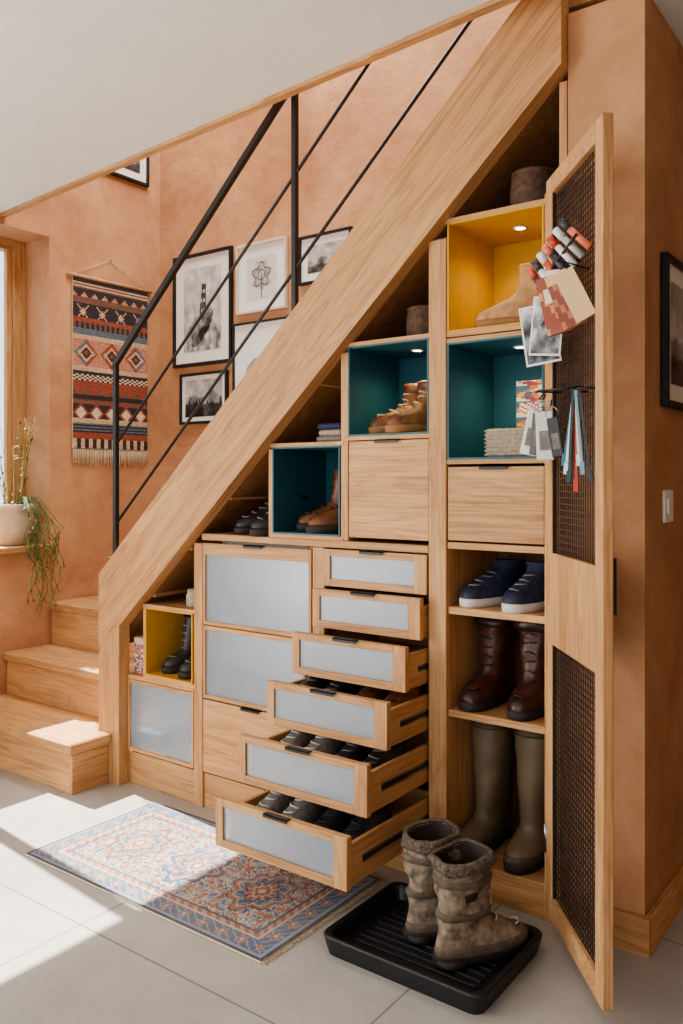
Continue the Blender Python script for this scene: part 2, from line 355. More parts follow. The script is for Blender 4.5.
# shelves and shoe boxes standing behind the frosted doors
boxd=simple('shoe_box_tan',rgb(150,118,88),0.8,0.1); boxg=simple('shoe_box_slate',rgb(96,104,112),0.8,0.1)
c.box(-2.32,-1.815,F+0.03,2.60,0.69,0.705,oakshade,0); c.box(-2.32,-1.815,F+0.03,2.60,0.40,0.418,oakshade,0)
for x0,x1,z0,z1,m in ((-2.30,-2.12,0.705,0.82,boxg),(-2.08,-1.87,0.705,0.79,boxd),(-2.29,-2.08,0.418,0.53,boxd),(-2.05,-1.88,0.418,0.51,boxg),(-2.74,-2.58,0.14,0.22,boxg),(-2.55,-2.40,0.14,0.25,boxd)):
    c.box(x0,x1,F+0.03,F+0.30,z0,z1,m,0.003)
c.box(-2.32,-1.815,F+0.10,F+0.105,0.70,1.01,white,0); c.box(-2.32,-1.815,F+0.10,F+0.105,0.42,0.69,white,0)
c.box(-2.755,-2.38,F+0.08,F+0.085,0.14,0.43,white,0)
c.done((0,0,0))

# drawers
def drawer(z0,z1,pull,x0):
    b=B('shoe_drawer'); x1=-1.329; y=F-pull
    front(b,x0,x1,z0,z1,'f',y=y,fl=0.03,fr=0.045,ft=0.022,fb=0.024,th=0.022)
    a0,a1=max(x0+0.004,-1.785),x1-0.004; y1=y+0.50; zz=z1-0.026
    b.box(a1-0.014,a1,y+0.0225,y1,z0+0.004,zz,oaky,0.001); b.box(a0,a0+0.014,y+0.0225,y1,z0+0.004,zz,oaky,0.001)
    b.box(a0+.014,a1-.014,y1-0.014,y1,z0+0.004,zz,oakx,0); b.box(a0+.014,a1-.014,y+0.0225,y1-.014,z0+0.030,z0+0.038,oakx,0)
    zm=(z0+z1)/2-0.01
    b.box(a1,a1+0.003,y+0.08,y1,zm-0.010,zm-0.006,steel,0); b.box(a1,a1+0.003,y+0.08,y1,zm+0.006,zm+0.010,steel,0); b.box(a1,a1+0.002,y+0.08,y1,zm-0.006,zm+0.006,blackm,0)
    return b.done()
DR=[(0.138,0.283,0.43,-1.825),(0.306,0.452,0.335,-1.82),(0.468,0.606,0.235,-1.79),(0.615,0.750,0.135,-1.768),(0.758,0.886,0.05,-1.75),(0.893,1.017,0.012,-1.735)]
for d in DR: drawer(*d)

# ------------------------------------------------------------ mesh door
ang=math.degrees(math.atan2(-0.777,0.63)); MD=T((-0.932,2.222,0))@RZ(ang)
W=0.444; b=B('wire_mesh_door'); z0,z1=0.045,2.085; th=0.026
b.box(0,0.05,0,th,z0,z1,oakz,0.002,MD); b.box(W-0.05,W,0,th,z0,z1,oakz,0.002,MD)
b.box(0.05,W-0.05,0,th,z1-0.05,z1,oakx,0.0015,MD); b.box(0.05,W-0.05,0,th,z0,z0+0.06,oakx,0.0015,MD)
b.box(0.05,W-0.05,0,th,0.80,1.05,oakz,0.0015,MD)
def wires(za,zb):
    p=0.0170; q=0.0017
    n=int((zb-za)/p)
    for i in range(n+1): b.box(0.048,W-0.048,0.0105,0.013,za+i*p-q,za+i*p+q,meshm,0,MD)
    n=int((W-0.1)/p)
    for i in range(n+1): b.box(0.05+i*p-q,0.05+i*p+q,0.013,0.0155,za,zb,meshm,0,MD)
wires(z0+0.06,0.80); wires(1.05,z1-0.05)
for za,zb in ((z0+0.06,0.80),(1.05,z1-0.05)):
    b.box(0.05,0.056,0.004,0.010,za,zb,blackm,0,MD); b.box(W-0.056,W-0.05,0.004,0.010,za,zb,blackm,0,MD)
b.box(W-0.03,W-0.018,th,th+0.014,0.94,1.07,blackm,0.001,MD)
for z in (0.25,1.85): b.tube([(0,0.0,z-0.04),(0,0.0,z+0.04)],0.007,steel,10,MD)
b.done()

# ------------------------------------------------------------ footwear
def ringpts(z,xb,xf,hw,n=32,foot=0.0,tilt=0.0,wr=0.0,seed=0.0):
    xc=(xb+xf)/2; a=(xf-xb)/2; pts=[]
    for k in range(n):
        t=2*math.pi*k/n; ct,st=math.cos(t),math.sin(t)
        x=a*math.copysign(abs(ct)**0.85,ct); y=hw*math.copysign(abs(st)**0.85,st)
        u=(x/a+1)/2; wf=1-foot*(1-min(1,u*1.7))*0.28; y*=wf
        y+=foot*0.006*math.sin(u*3)
        if wr:
            q=1+wr*noise.noise(Vector((ct*1.3+seed,st*1.3,z*26)))+wr*0.35*noise.noise(Vector((ct*3+seed,st*3,z*70)))
            x*=q;y*=q
        pts.append((xc+x,y,z+tilt*(x)))
    return pts
def shoe(b,M,mu,ms,ml=None,L=0.27,H=0.24,Wd=0.1,sh=0.055,wr=0.05,st=0.024,flare=0.0,collar=None,low=False,mir=1,laces=0,rand=None,strap=None,lo=0.002,band=None,cap=None):
    seed=random.random()*20
    if mir<0: M=M@Matrix.Scale(-1,4,(0,1,0))
    hw=Wd/2
    so=[]
    for z,g in ((0,-0.003),(0.003,0.002),(st-0.002,0.004),(st+0.003,0.001)): so.append(ringpts(z,-0.004-g,L+0.004+g,hw+g,foot=1))
    b.rings(so,ms,M)
    if rand:
        b.rings([ringpts(z,-0.003-g,L+.002+g,hw+g,foot=1) for z,g in ((st,0.002),(st+.012,0.004),(st+.022,0.001),(st+.024,-.004))],rand,M,False,False)
    if not low:
        b.rings([ringpts(z,-0.006,L*0.3,hw*0.80,foot=0) for z in (-0.0,0.004,st*0.6)],ms,M)
    s=L/0.27
    R=[(st,0.001,L-0.001,hw*0.98,1),(st+.013,-0.002,L+.001,hw*1.0,1),(st+.028,-.001,L-.008,hw*.97,1),(st+.040,0.001,L-.034,hw*.92,.9),(st+.052,.003,L-.070*s,hw*.85,.7),(st+.064,.005,L-.103*s,hw*.78,.5)]
    if low:
        R.append((st+.072,.006,L-.120*s,hw*.70,.4))
        rr=[ringpts(z,xb,xf,w,foot=f,tilt=(0.10 if i==len(R)-1 else 0.0),wr=wr*0.3,seed=seed) for i,(z,xb,xf,w,f) in enumerate(R)]
        top=R[-1]; tlt=0.10
    else:
        R.append((st+.085,.007,.008+2*sh+0.012,hw*.72,.2))
        n=max(3,int((H-st-0.1)/0.012))
        for i in range(1,n+1):
            f=i/n; z=st+.085+(H-st-.085)*f
            R.append((z,.006-flare*f*0.5-0.004*f,.008+2*sh+0.012*(1-f)+flare*f,hw*.72*(1-f)+f*(sh*0.88+flare*0.5),0))
        rr=[ringpts(z,xb,xf,w,foot=f,tilt=(0.08 if i==len(R)-1 else 0.0),wr=wr*(0.25 if i<6 else 1),seed=seed) for i,(z,xb,xf,w,f) in enumerate(R)]
        top=R[-1]; tlt=0.08
    b.rings(rr,mu,M,cap0=True,cap1=False)
    if cap:
        vs=[];fs=[];rows=R[:4]; m=9
        for (z,xb,xf,w,f) in rows:
            p=ringpts(z,xb,xf+.0022,w+.0018,foot=f,wr=wr*0.25,seed=seed)
            for k in range(-4,5): vs.append(p[k%32])
        for i in range(len(rows)-1):
            for k in range(m-1): fs.append((i*m+k,i*m+k+1,(i+1)*m+k+1,(i+1)*m+k))
        b.add(vs,fs,cap,M,True)
    z,xb,xf,w,f=top; cm=collar or mu
    t=0.005
    prof=[(0,0.0),(t*0.9,0.002),(t*1.0,0.006),(t*.4,.010),(-t*.6,.009),(-t,.004)]
    if collar and not low:
        t=0.008; prof=[(-.002,-0.026),(t*.8,-.022),(t*1.1,-0.010),(t*1.1,0.0),(t*.5,.008),(-t*.4,.009),(-t,.0)]
    b.rings([ringpts(z+dz-0.002,xb-g,xf+g,w+g,foot=f,tilt=tlt,wr=wr,seed=seed) for g,dz in prof],cm,M,False,False)
    dep=min(0.12,max(0.035,H*0.5-0.02)) if not low else 0.035
    b.rings([ringpts(z+0.004-dz,xb+g,xf-g,w-g,foot=f,tilt=tlt,wr=wr,seed=seed) for g,dz in ((t,0),(t+.002,dep*.5),(t+.008,dep))],inner,M,False,True)
    def at(zq):
        for i in range(len(R)-1):
            if R[i][0]<=zq<=R[i+1][0]:
                g=(zq-R[i][0])/(R[i+1][0]-R[i][0]+1e-9); return [R[i][k]*(1-g)+R[i+1][k]*g for k in range(5)]
        return list(R[-1])
    if band:
        q=at(H-0.02); b.rings([ringpts(H-0.022+dz,q[1]-g,q[2]+g,q[3]+g,tilt=.05,wr=wr,seed=seed) for dz,g in ((-.008,0.0),(-.007,.003),(.007,.003),(.008,0.0))],band,M,False,False)
    if strap:
        for zq in (st+0.10,H-0.055):
            q=at(zq); b.rings([ringpts(zq+dz,q[1]-g,q[2]+g,q[3]+g,foot=q[4],wr=wr,seed=seed) for dz,g in ((-.010,0.0),(-.008,.004),(.008,.004),(.010,0.0))],strap,M,False,False)
    if laces:
        z_a=st+.038; z_b=(H-0.03) if not low else st+.070
        for i in range(laces):
            zq=z_a+(z_b-z_a)*(i/max(1,laces-1)); x=at(zq)[2]+lo; y=0.022
            sk=0.005*(1 if i%2 else -1)
            b.tube([(x-0.018,-y,zq-sk),(x-0.004,-y*.6,zq+.004),(x+0.002,0,zq+.006),(x-0.004,y*.6,zq+.004+sk*.5),(x-0.018,y,zq+sk)],0.0024,ml or inner,6,M)
def pair(name,pos,angd,sep,skew=4,shift=0.0,**kw):
    b=B(name); p=Vector(pos)
    for sgn in (-1,1):
        M=T(p)@RZ(angd)@T((shift*sgn,sgn*sep/2,0))@RZ(sgn*skew)@T((-kw.get('L',.27)/2,0,0))
        shoe(b,M,mir=sgn,**kw)
    return b.done()
suede_tan=simple('suede_tan',rgb(186,144,104),0.9,0.12,40,bump=0.2)
leather_br=simple('leather_brown',rgb(112,66,38),0.45,0.25,25,bump=0.2)
leather_dk=simple('leather_oxblood',rgb(80,44,34),0.4,0.3,18,bump=0.3)
leather_d2=simple('leather_oxblood_dark',rgb(58,32,26),0.35,0.2,18,bump=0.2)
hike=simple('nubuck_brown',rgb(142,96,56),0.8,0.2,30,bump=0.25)
rubber=simple('rubber_olive',rgb(112,98,76),0.5,0.12,10,bump=0.05); rubber2=simple('rubber_olive_dark',rgb(82,72,56),0.5,0.1)
blk=simple('leather_black',rgb(46,44,46),0.45,0.15,30,bump=0.1)
navy=simple('knit_navy',rgb(46,54,82),0.8,0.2,60,bump=0.2); navy2=simple('toe_navy',rgb(30,36,58),0.6,0.1)
grey=simple('knit_grey',rgb(128,122,118),0.85,0.15,60,bump=0.2)
wht=simple('sole_white',rgb(205,200,192),0.6,0.05); sdk=simple('sole_dark',rgb(44,36,32),0.7,0.1,bump=0.2); stan=simple('sole_gum',rgb(150,108,66),0.7,0.1)
taupe=simple('quilted_taupe',rgb(134,118,100),0.85,0.34,34,bump=0.7,bscale=48); fleece=simple('fleece',rgb(116,102,88),0.95,0.35,120,bump=0.9)
lace_l=simple('lace_light',rgb(190,176,150),0.8,0.1); strapm=simple('strap_taupe',rgb(98,84,70),0.8,0.2,40,bump=0.3)

b=B('winter_boots')
shoe(b,T((-1.065,1.85,0.022))@RZ(60),taupe,sdk,lace_l,L=0.262,H=0.265,Wd=0.112,sh=0.064,wr=0.22,flare=0.008,collar=fleece,laces=8,rand=strapm,strap=strapm,lo=0.008)
shoe(b,T((-1.185,1.905,0.022))@RZ(66),taupe,sdk,lace_l,L=0.262,H=0.27,Wd=0.112,sh=0.064,wr=0.22,flare=0.008,collar=fleece,laces=8,mir=-1,rand=strapm,strap=strapm,lo=0.008)
b.done()
pair('rain_boots',(-1.130,2.39,0.10),-90,0.15,mu=rubber,ms=sdk,L=0.27,H=0.395,Wd=0.108,sh=0.070,wr=0.05,flare=0.006,skew=2,band=rubber2,rand=rubber2)
pair('leather_boots',(-1.122,2.39,0.548),-90,0.145,mu=leather_dk,ms=sdk,ml=blk,L=0.26,H=0.262,Wd=0.104,sh=0.064,wr=0.12,laces=7,skew=3,flare=.004,lo=.005,collar=leather_d2,cap=leather_d2)
pair('sneakers',(-1.115,2.39,0.862),-98,0.135,mu=navy,ms=wht,ml=grey,L=0.27,H=0.125,Wd=0.10,sh=0.05,wr=0.05,laces=4,skew=4,cap=navy2)
pair('suede_ankle_boots',(-1.07,2.40,1.706),-165,0.11,mu=suede_tan,ms=stan,L=0.24,H=0.175,Wd=0.09,sh=0.05,wr=0.06,shift=0.02)
pair('hiking_boots',(-1.47,2.38,1.401),-120,0.11,mu=hike,ms=stan,ml=lace_l,L=0.24,H=0.165,Wd=0.092,sh=0.05,wr=0.06,laces=5,collar=leather_br,lo=.004,cap=leather_br)
pair('hiking_boots',(-1.79,2.39,1.066),-125,0.11,mu=leather_br,ms=sdk,ml=blk,L=0.25,H=0.21,Wd=0.098,sh=0.054,wr=0.06,laces=6,lo=.004)
pair('black_shoes',(-2.075,2.37,1.046),-110,0.11,mu=blk,ms=sdk,ml=grey,L=0.24,H=0.14,Wd=0.092,sh=0.05,wr=0.04,laces=4)
pair('black_boots',(-2.505,2.38,0.468),-100,0.11,mu=blk,ms=sdk,ml=grey,L=0.21,H=0.21,Wd=0.09,sh=0.052,wr=0.06,laces=5)
def dshoe(name,di,xs,mat,sole,dy=0.17,ang=-90,lac=None,low=True):
    z=DR[di][0]+0.0385; y=F-DR[di][2]+dy
    pair(name,(xs,y,z),ang,0.098,mu=mat,ms=sole,ml=lac or white,L=0.26,H=0.1,Wd=0.092,sh=0.05,wr=0.06,laces=4,low=low,skew=0,lo=.004)
dshoe('running_shoes',0,-1.67,grey,wht); dshoe('dress_shoes',0,-1.445,blk,sdk,dy=0.18,lac=navy)
dshoe('running_shoes',1,-1.665,grey,wht); dshoe('dress_shoes',1,-1.445,blk,sdk,lac=grey)
dshoe('running_shoes',2,-1.665,blk,wht,lac=grey); dshoe('dress_shoes',2,-1.44,leather_br,sdk,lac=blk)

# boot tray
b=B('boot_tray'); X0,X1,Y0,Y1=-1.365,-0.885,1.740,2.115
def rr(x0,x1,y0,y1,z,r=0.035,n=5):
    p=[]
    for cx,cy,a0 in ((x1-r,y1-r,0),(x0+r,y1-r,90),(x0+r,y0+r,180),(x1-r,y0+r,270)):
        for i in range(n+1):
            a=math.radians(a0+90*i/n); p.append((cx+r*math.cos(a),cy+r*math.sin(a),z))
    return p
def ins(d,z): return rr(X0+d,X1-d,Y0+d,Y1-d,z,max(0.012,0.035-d*0.4))
b.rings([ins(.012,0.0),ins(.004,0.030),ins(0,0.048),ins(0.004,0.052),ins(0.016,0.050),ins(0.02,0.044),ins(0.03,0.014)],blackp,smooth=False)
y=Y0+0.06
while y<Y1-0.05:
    b.box(X0+0.06,X1-0.06,y-0.004,y+0.004,0.0135,0.020,blackp,0.001); y+=0.028
b.done()

# ------------------------------------------------------------ baskets & small things
def basket(name,c0,r,h,mat,lv=18,st=30):
    b=B(name); n=st*4; prof=[(r*(0.86+0.14*math.sin(math.pi*min(1,(j/lv)*0.8+0.1))),h*j/lv) for j in range(lv+1)]
    b.lathe(prof,mat,c0,n,fn=lambda a,j:0.0035*(1 if j%2 else -1)*math.sin(a*st/2)+0.001,cap0=True,cap1=False)
    rt=prof[-1][0]
    b.lathe([(rt,h-0.004),(rt+.006,h),(rt+.006,h+.008),(rt-.004,h+.010),(rt-.008,h+.002),(rt-.008,h*0.2),(0.005,h*0.2)],mat,c0,n,cap0=False)
    return b.done()
basket('wicker_basket',(-1.03,2.36,2.050),0.066,0.11,wick)
basket('wicker_basket',(-1.405,2.36,1.707),0.060,0.095,wick)
b=B('storage_box'); b.box(-1.16,-0.965,2.30,2.50,1.319,1.405,wickg,0.006)
for i in range(7): b.box(-1.162,-0.963,2.297,2.503,1.323+i*0.012,1.329+i*0.012,wickg,0.002)
b.done()
def boxart(u,v):
    q=int(v*9); pal=[(186,60,40),(220,170,80),(60,100,100),(210,110,50),(226,206,170),(150,40,40)]
    if 0.3<v<0.55 and 0.1<u<0.9: return (236,220,180) if (int(u*14)+int(v*30))%3 else (190,50,40)
    return pal[(q*2+int(u*5+math.sin(v*20)))%6]
b=B('puzzle_box'); b.box(-1.085,-0.965,2.36,2.44,1.406,1.55,white,0.001); b.grid((-1.084,2.359,1.407),(0.118,0,0),(0,0,0.142),24,30,boxart,printm); b.done()
b=B('folded_blanket')
for i,(m,w) in enumerate(((grey,0.0),(wickg,0.006),(navy,0.003))):
    b.box(-1.80+w,-1.69-w,2.28+w,2.42,1.381+i*0.022,1.401+i*0.022,m,0.006)
b.done()
b=B('storage_jar'); b.lathe([(0.03,0),(0.034,0.01),(0.034,0.045),(0.028,0.055),(0.029,0.058),(0.029,0.068),(0.0,0.07)],wickg,(-2.43,2.31,0.75)); b.done()
def floral(u,v):
    n=noise.noise(Vector((u*5,v*9,2))); m_=noise.noise(Vector((u*9,v*14,8)))
    if n>0.15: return (196,84,80)
    if n<-0.2: return (70,110,120)
    return (214,196,170) if m_>-0.1 else (60,64,74)
b=B('patterned_storage_tin'); b.box(-2.752,-2.678,2.275,2.38,0.451,0.575,white,0.004); b.grid((-2.750,2.2745,0.453),(0.07,0,0),(0,0,0.12),18,30,floral,printm); b.box(-2.754,-2.676,2.272,2.382,0.576,0.600,rail,0.004); b.done()

# items hanging on the door
def cardart(seed):
    def f(u,v):
        n=noise.fractal(Vector((u*3+seed,v*4,seed)),1,2,4)
        if u<0.07 or u>0.93 or v<0.05 or v>0.95: return (225,222,215)
        g=150+n*120-(60 if v<0.4+0.2*math.sin(u*6+seed) else 0); g=max(30,min(235,g)); return (g,g*1.0,g*1.02)
    return f
b=B('card_bundle')
def card(s,y,z,w,h,rx,rz,fn,b=b,tk=0.003,m=white):
    M=MD@T((s,y,z))@RZ(rz)@RY(rx)
    b.box(-w/2,w/2,0,tk,-h/2,h/2,m,0.0005,M); b.grid((-w/2,-0.0005,-h/2),(w,0,0),(0,0,h),20,28,fn,printm,M)
card(0.185,-0.070,1.625,0.09,0.155,-8,62,cardart(1.0)); card(0.220,-0.062,1.64,0.08,0.15,5,60,cardart(5.0))
rust=simple('card_rust',rgb(160,72,44),0.6,0.05); kraft=simple('card_kraft',rgb(196,158,112),0.7,0.05)
def rc(u,v):
    if 0.2<u<0.8 and 0.55<v<0.8: return (222,206,178)
    return (150,74,48) if (int(u*6)+int(v*8))%5 else (196,140,92)
def rc2(u,v):
    if v>0.82: return (214,176,130)
    return (126,62,44) if (int(u*5)+int(v*7))%3 else (178,104,70)
card(0.29,-0.066,1.68,0.06,0.145,-12,60,rc,tk=0.014,m=rust); card(0.325,-0.050,1.685,0.055,0.14,-20,56,rc2,tk=0.012,m=kraft)
card(0.25,-0.050,1.70,0.05,0.15,0,60,lambda u,v:(224,220,210),tk=0.006); card(0.355,-0.035,1.69,0.05,0.13,-26,56,lambda u,v:(206,170,128),tk=0.010,m=kraft)
b.tube([(0.2,0.012,1.72),(0.2,-0.05,1.735),(0.22,-0.06,1.70)],0.002,blackm,6,MD)
b.tube([(0.32,0.012,1.76),(0.32,-0.04,1.775),(0.32,-0.05,1.73)],0.002,blackm,6,MD)
b.done()
b=B('marker_pens')
pc=[(70,68,70),(226,224,220),(206,92,60),(60,58,62),(226,224,220),(176,176,172),(214,120,90)]
kc=[(214,90,60),(60,60,64),(225,222,215),(220,120,100),(190,60,44),(225,222,215),(60,60,64)]
for i in range(7):
    mm=simple('pen_'+str(i),rgb(*pc[i]),0.4,0.03); capm=simple('pen_cap_'+str(i),rgb(*kc[i]),0.4,0.03)
    M=MD@T((0.15+i*0.036,-0.062+0.004*i,1.765+0.011*i))@RZ(60)@RY(-32-i*2)
    b.tube([(0,0,-0.050),(0,0,0.018)],0.0088,mm,10,M); b.tube([(0,0,0.018),(0,0,0.048)],0.0098,capm,10,M)
b.tube([(0.13,-0.06,1.755),(0.38,-0.04,1.825)],0.004,blackm,6,MD); b.tube([(0.25,-0.05,1.79),(0.25,0.012,1.80)],0.003,blackm,6,MD)
b.done()
b=B('key_badges')
for i,(s,y,w,h,cc) in enumerate(((0.13,-0.075,0.045,0.12,(214,212,205)),(0.17,-0.070,0.04,0.11,(96,90,84)),(0.21,-0.065,0.045,0.125,(206,202,192)),(0.25,-0.05,0.03,0.10,(60,58,56)))):
    M=MD@T((s,y,1.375-0.006*i))@RZ(60)@RY(12-7*i); mm=simple('badge_'+str(i),rgb(*cc),0.5,0.05)
    b.box(-w/2,w/2,0,0.006,-h/2,h/2,mm,0.0024,M); b.box(-w*0.3,w*0.3,-0.001,0,-h*0.3,h*0.1,grey,0,M)
    b.tube([(0.016*math.cos(a),0.003,h/2+0.012+0.016*math.sin(a)) for a in [j*math.pi/8 for j in range(17)]],0.0016,steel,6,M)
    b.tube([(0,0.003,h/2+.028),(0.004,0.01,h/2+.045)],0.002,blackm,6,M)
b.tube([(0.10,0.012,1.485),(0.11,-0.06,1.485),(0.27,-0.055,1.475),(0.28,0.012,1.48)],0.0028,blackm,6,MD)
b.done()
b=B('key_lanyards')
LC=((60,118,128),(220,216,205),(50,70,80),(186,70,58),(214,208,196),(120,150,160),(60,60,66))
for i,cc in enumerate(LC):
    mm=simple('lanyard_'+str(i),rgb(*cc),0.7,0.05); ln=0.15+0.02*((i*5)%4)
    M=MD@T((0.335+i*0.006,-0.030-0.003*(i%3),1.462))@RZ(58)@RY(8-2.6*i)@T((0,0,0))
    b.box(-0.0032,0.0032,-0.001,0.0005,-ln,0,mm,0,M); b.box(-0.006,0.006,-0.003,0.002,-ln-0.030,-ln,steel if i%3==1 else mm,0.001,M)
b.tube([(0.315,0.012,1.464),(0.315,-0.035,1.464),(0.395,-0.035,1.464),(0.395,0.012,1.464)],0.0025,blackm,6,MD)
b.done()

# ------------------------------------------------------------ pictures
def picture(name,M,w,h,fm,fw,mat_w,fn,nu=60,nv=60):
    b=B(name); d=0.022
    b.box(0,fw,-d,0,0,h,fm,0.0015,M); b.box(w-fw,w,-d,0,0,h,fm,0.0015,M); b.box(fw,w-fw,-d,0,0,fw,fm,0.0015,M); b.box(fw,w-fw,-d,0,h-fw,h,fm,0.0015,M)
    b.box(fw,w-fw,-0.010,-0.002,fw,h-fw,white,0,M)
    a=fw+mat_w; b.grid((a,-0.0115,a),(w-2*a,0,0),(0,0,h-2*a),nu,nv,fn,printm,M); b.done()
def land(seed,hor=0.45,dark=60,tree=True):
    def f(u,v):
        n=noise.fractal(Vector((u*4+seed,v*3,seed)),1,2,5); ridge=hor+0.18*noise.fractal(Vector((u*3+seed,0,seed)),1,2,4)
        ridge2=hor*0.55+0.25*abs(noise.noise(Vector((u*14,seed,1))))
        g=200+n*40-40*v
        if v<ridge: g=130+n*70
        if tree and v<ridge2: g=dark+n*60
        g=max(18,min(240,g)); return (g,g*0.985,g*0.96)
    return f
def ship(u,v):
    n=noise.fractal(Vector((u*7,v*7,3)),1,2,4); g=188+n*35
    if v<0.30+0.12*math.sin(u*3+0.4): g=150+n*90
    if 0.30<v<0.80 and abs(u-0.52-0.1*(v-0.5))<0.09*(1.1-v)+0.03 and (int(v*26)%3 or int(u*30)%2): g=62+n*60
    x=(u-0.5)*math.cos(0.6)+(v-0.28)*math.sin(0.6); y=-(u-0.5)*math.sin(0.6)+(v-0.28)*math.cos(0.6)
    if (x/0.36)**2+(y/0.13)**2<1: g=(70 if y<0 else 120)+n*110
    g=max(15,min(240,g)); return (g,g*.985,g*.96)
def botan(u,v):
    g=205
    r=math.hypot(u-.5,(v-.55)); a=math.atan2(v-.55,u-.5)
    if r<0.33+0.05*math.sin(a*7): g=165+40*noise.noise(Vector((u*8,v*8,1)))
    if abs(r-0.25-0.06*math.sin(a*5))<0.02 or (abs(u-0.5)<0.012 and v<.55) or abs(r-.12)<.012: g=80
    return (g,g*.98,g*.94)
def arcs(u,v):
    g=222; n=noise.fractal(Vector((u*3,v*3,9)),1,2,4)
    if v<0.45+0.2*math.sin(u*4): g=150+n*60
    return (g,g*.99,g*.97)
blackf=simple('frame_black',rgb(28,27,28),0.4,0.05); walf=simple('frame_pale',rgb(206,190,166),0.5,0.06)
def MY(x,z): return T((x,PY-0.001,z))
picture('framed_photo',MY(-3.63,1.89),0.46,0.63,blackf,0.018,0.065,ship,70,100)
picture('framed_photo',MY(-3.135,2.135),0.355,0.37,walf,0.014,0.06,botan)
picture('framed_photo',MY(-2.70,2.235),0.33,0.245,blackf,0.014,0.04,land(2.0))
picture('framed_photo',MY(-3.575,1.565),0.37,0.285,blackf,0.014,0.025,land(7.3,0.6,40))
picture('framed_photo',MY(-3.16,1.62),0.40,0.47,blackf,0.010,0.08,arcs)
ML=RZ(90)
picture('framed_photo',T((WX+.001,2.86,2.93))@ML,0.34,0.30,blackf,0.016,0.045,land(12.0))
picture('framed_photo',T((-0.668,2.385,1.455))@ML,0.50,0.425,blackf,0.018,0.05,land(20.0))
b=B('light_switch'); b.box(-0.6685,-0.660,2.405,2.492,1.130,1.222,white,0.003); b.box(-0.660,-0.656,2.43,2.467,1.155,1.197,white,0.002); b.done()

# ------------------------------------------------------------ tapestry
DK=(52,44,44);BE=(188,158,126);RU=(140,74,54);BL=(92,104,112);PK=(180,126,102);CR=(204,184,156);BR=(112,80,64)
def tap(u,v):
    U=int(u*60); V=int(v*108); v2=V/108; cx=abs(U-29.5)
    def zig(p,amp,off=0): return (abs(((U+off)%p)-p/2)*amp)
    if v2>0.97: return DK
    if v2>0.93: return BR if V%2 else BE
    if v2>0.88: return DK if (V-95)>zig(8,.8) else PK
    if v2>0.85: return BR
    if v2>0.76:
        y=V-86; a=abs((U%15)-7); return BE if (a+abs(y)<3 or (a==abs(y) and a<5)) else DK
    if v2>0.74: return RU
    if v2>0.70: return DK if (U//2)%2 else BR
    if v2>0.66: return BL
    if v2>0.45:
        y=abs(V-60); d=min(abs((U%20)-9.5)*0.9+y, 99)
        if d<2: return RU
        if d<4: return DK
        if d<6: return BE
        if d<8.5: return RU if cx<20 else BL
        return PK if y<9 else BE
    if v2>0.43: return DK
    if v2>0.39: return CR if (U//2+V)%2 else DK
    if v2>0.31: return RU if (V-33)>zig(10,.9) else BR
    if v2>0.28: return DK
    if v2>0.25: return BR if U%3 else RU
    if v2>0.17:
        y=V-22; a=abs((U%12)-5.5); return CR if a+abs(y)<4 else (RU if a+abs(y)<6 else DK)
    if v2>0.14: return BE
    if v2>0.09: return BL if V%2 else DK
    if v2>0.05: return RU
    return DK if (U//3)%2 else BE
def tapn(u,v):
    c=tap(u,v); n=1+0.22*noise.noise(Vector((u*40,v*90,0)))+0.1*noise.noise(Vector((u*3,v*160,4))); return tuple(max(5,min(250,x*n)) for x in c)
b=B('woven_wall_hanging'); MT=T((WX+0.001,2.69,1.42))@ML
tw,thh=0.50,0.905
b.box(0,tw,-0.014,-0.004,0,thh,fringe,0,MT); b.grid((0,-0.0145,0),(tw,0,0),(0,0,thh),60,108,tapn,wovenm,MT)
b.tube([(-0.03,-0.012,thh+0.006),(tw+0.03,-0.012,thh+0.006)],0.009,oakx,10,MT)
b.tube([(0.0,-0.012,thh+.01),(tw/2,-0.004,thh+0.13),(tw,-0.012,thh+.01)],0.0018,fringe,6,MT)
b.tube([(tw/2,0,thh+0.13),(tw/2,-0.012,thh+.132)],0.004,steel,8,MT)
for i in range(46):
    x=tw*(i+.5)/46; h=random.uniform(0.075,0.10); j=random.uniform(-.006,.006)
    b.tube([(x,-0.009,0.004),(x+j*.4,-0.010,-h*.5),(x+j,-0.008,-h)],[0.0035,0.003,0.0038],fringe,5,MT)
b.done()

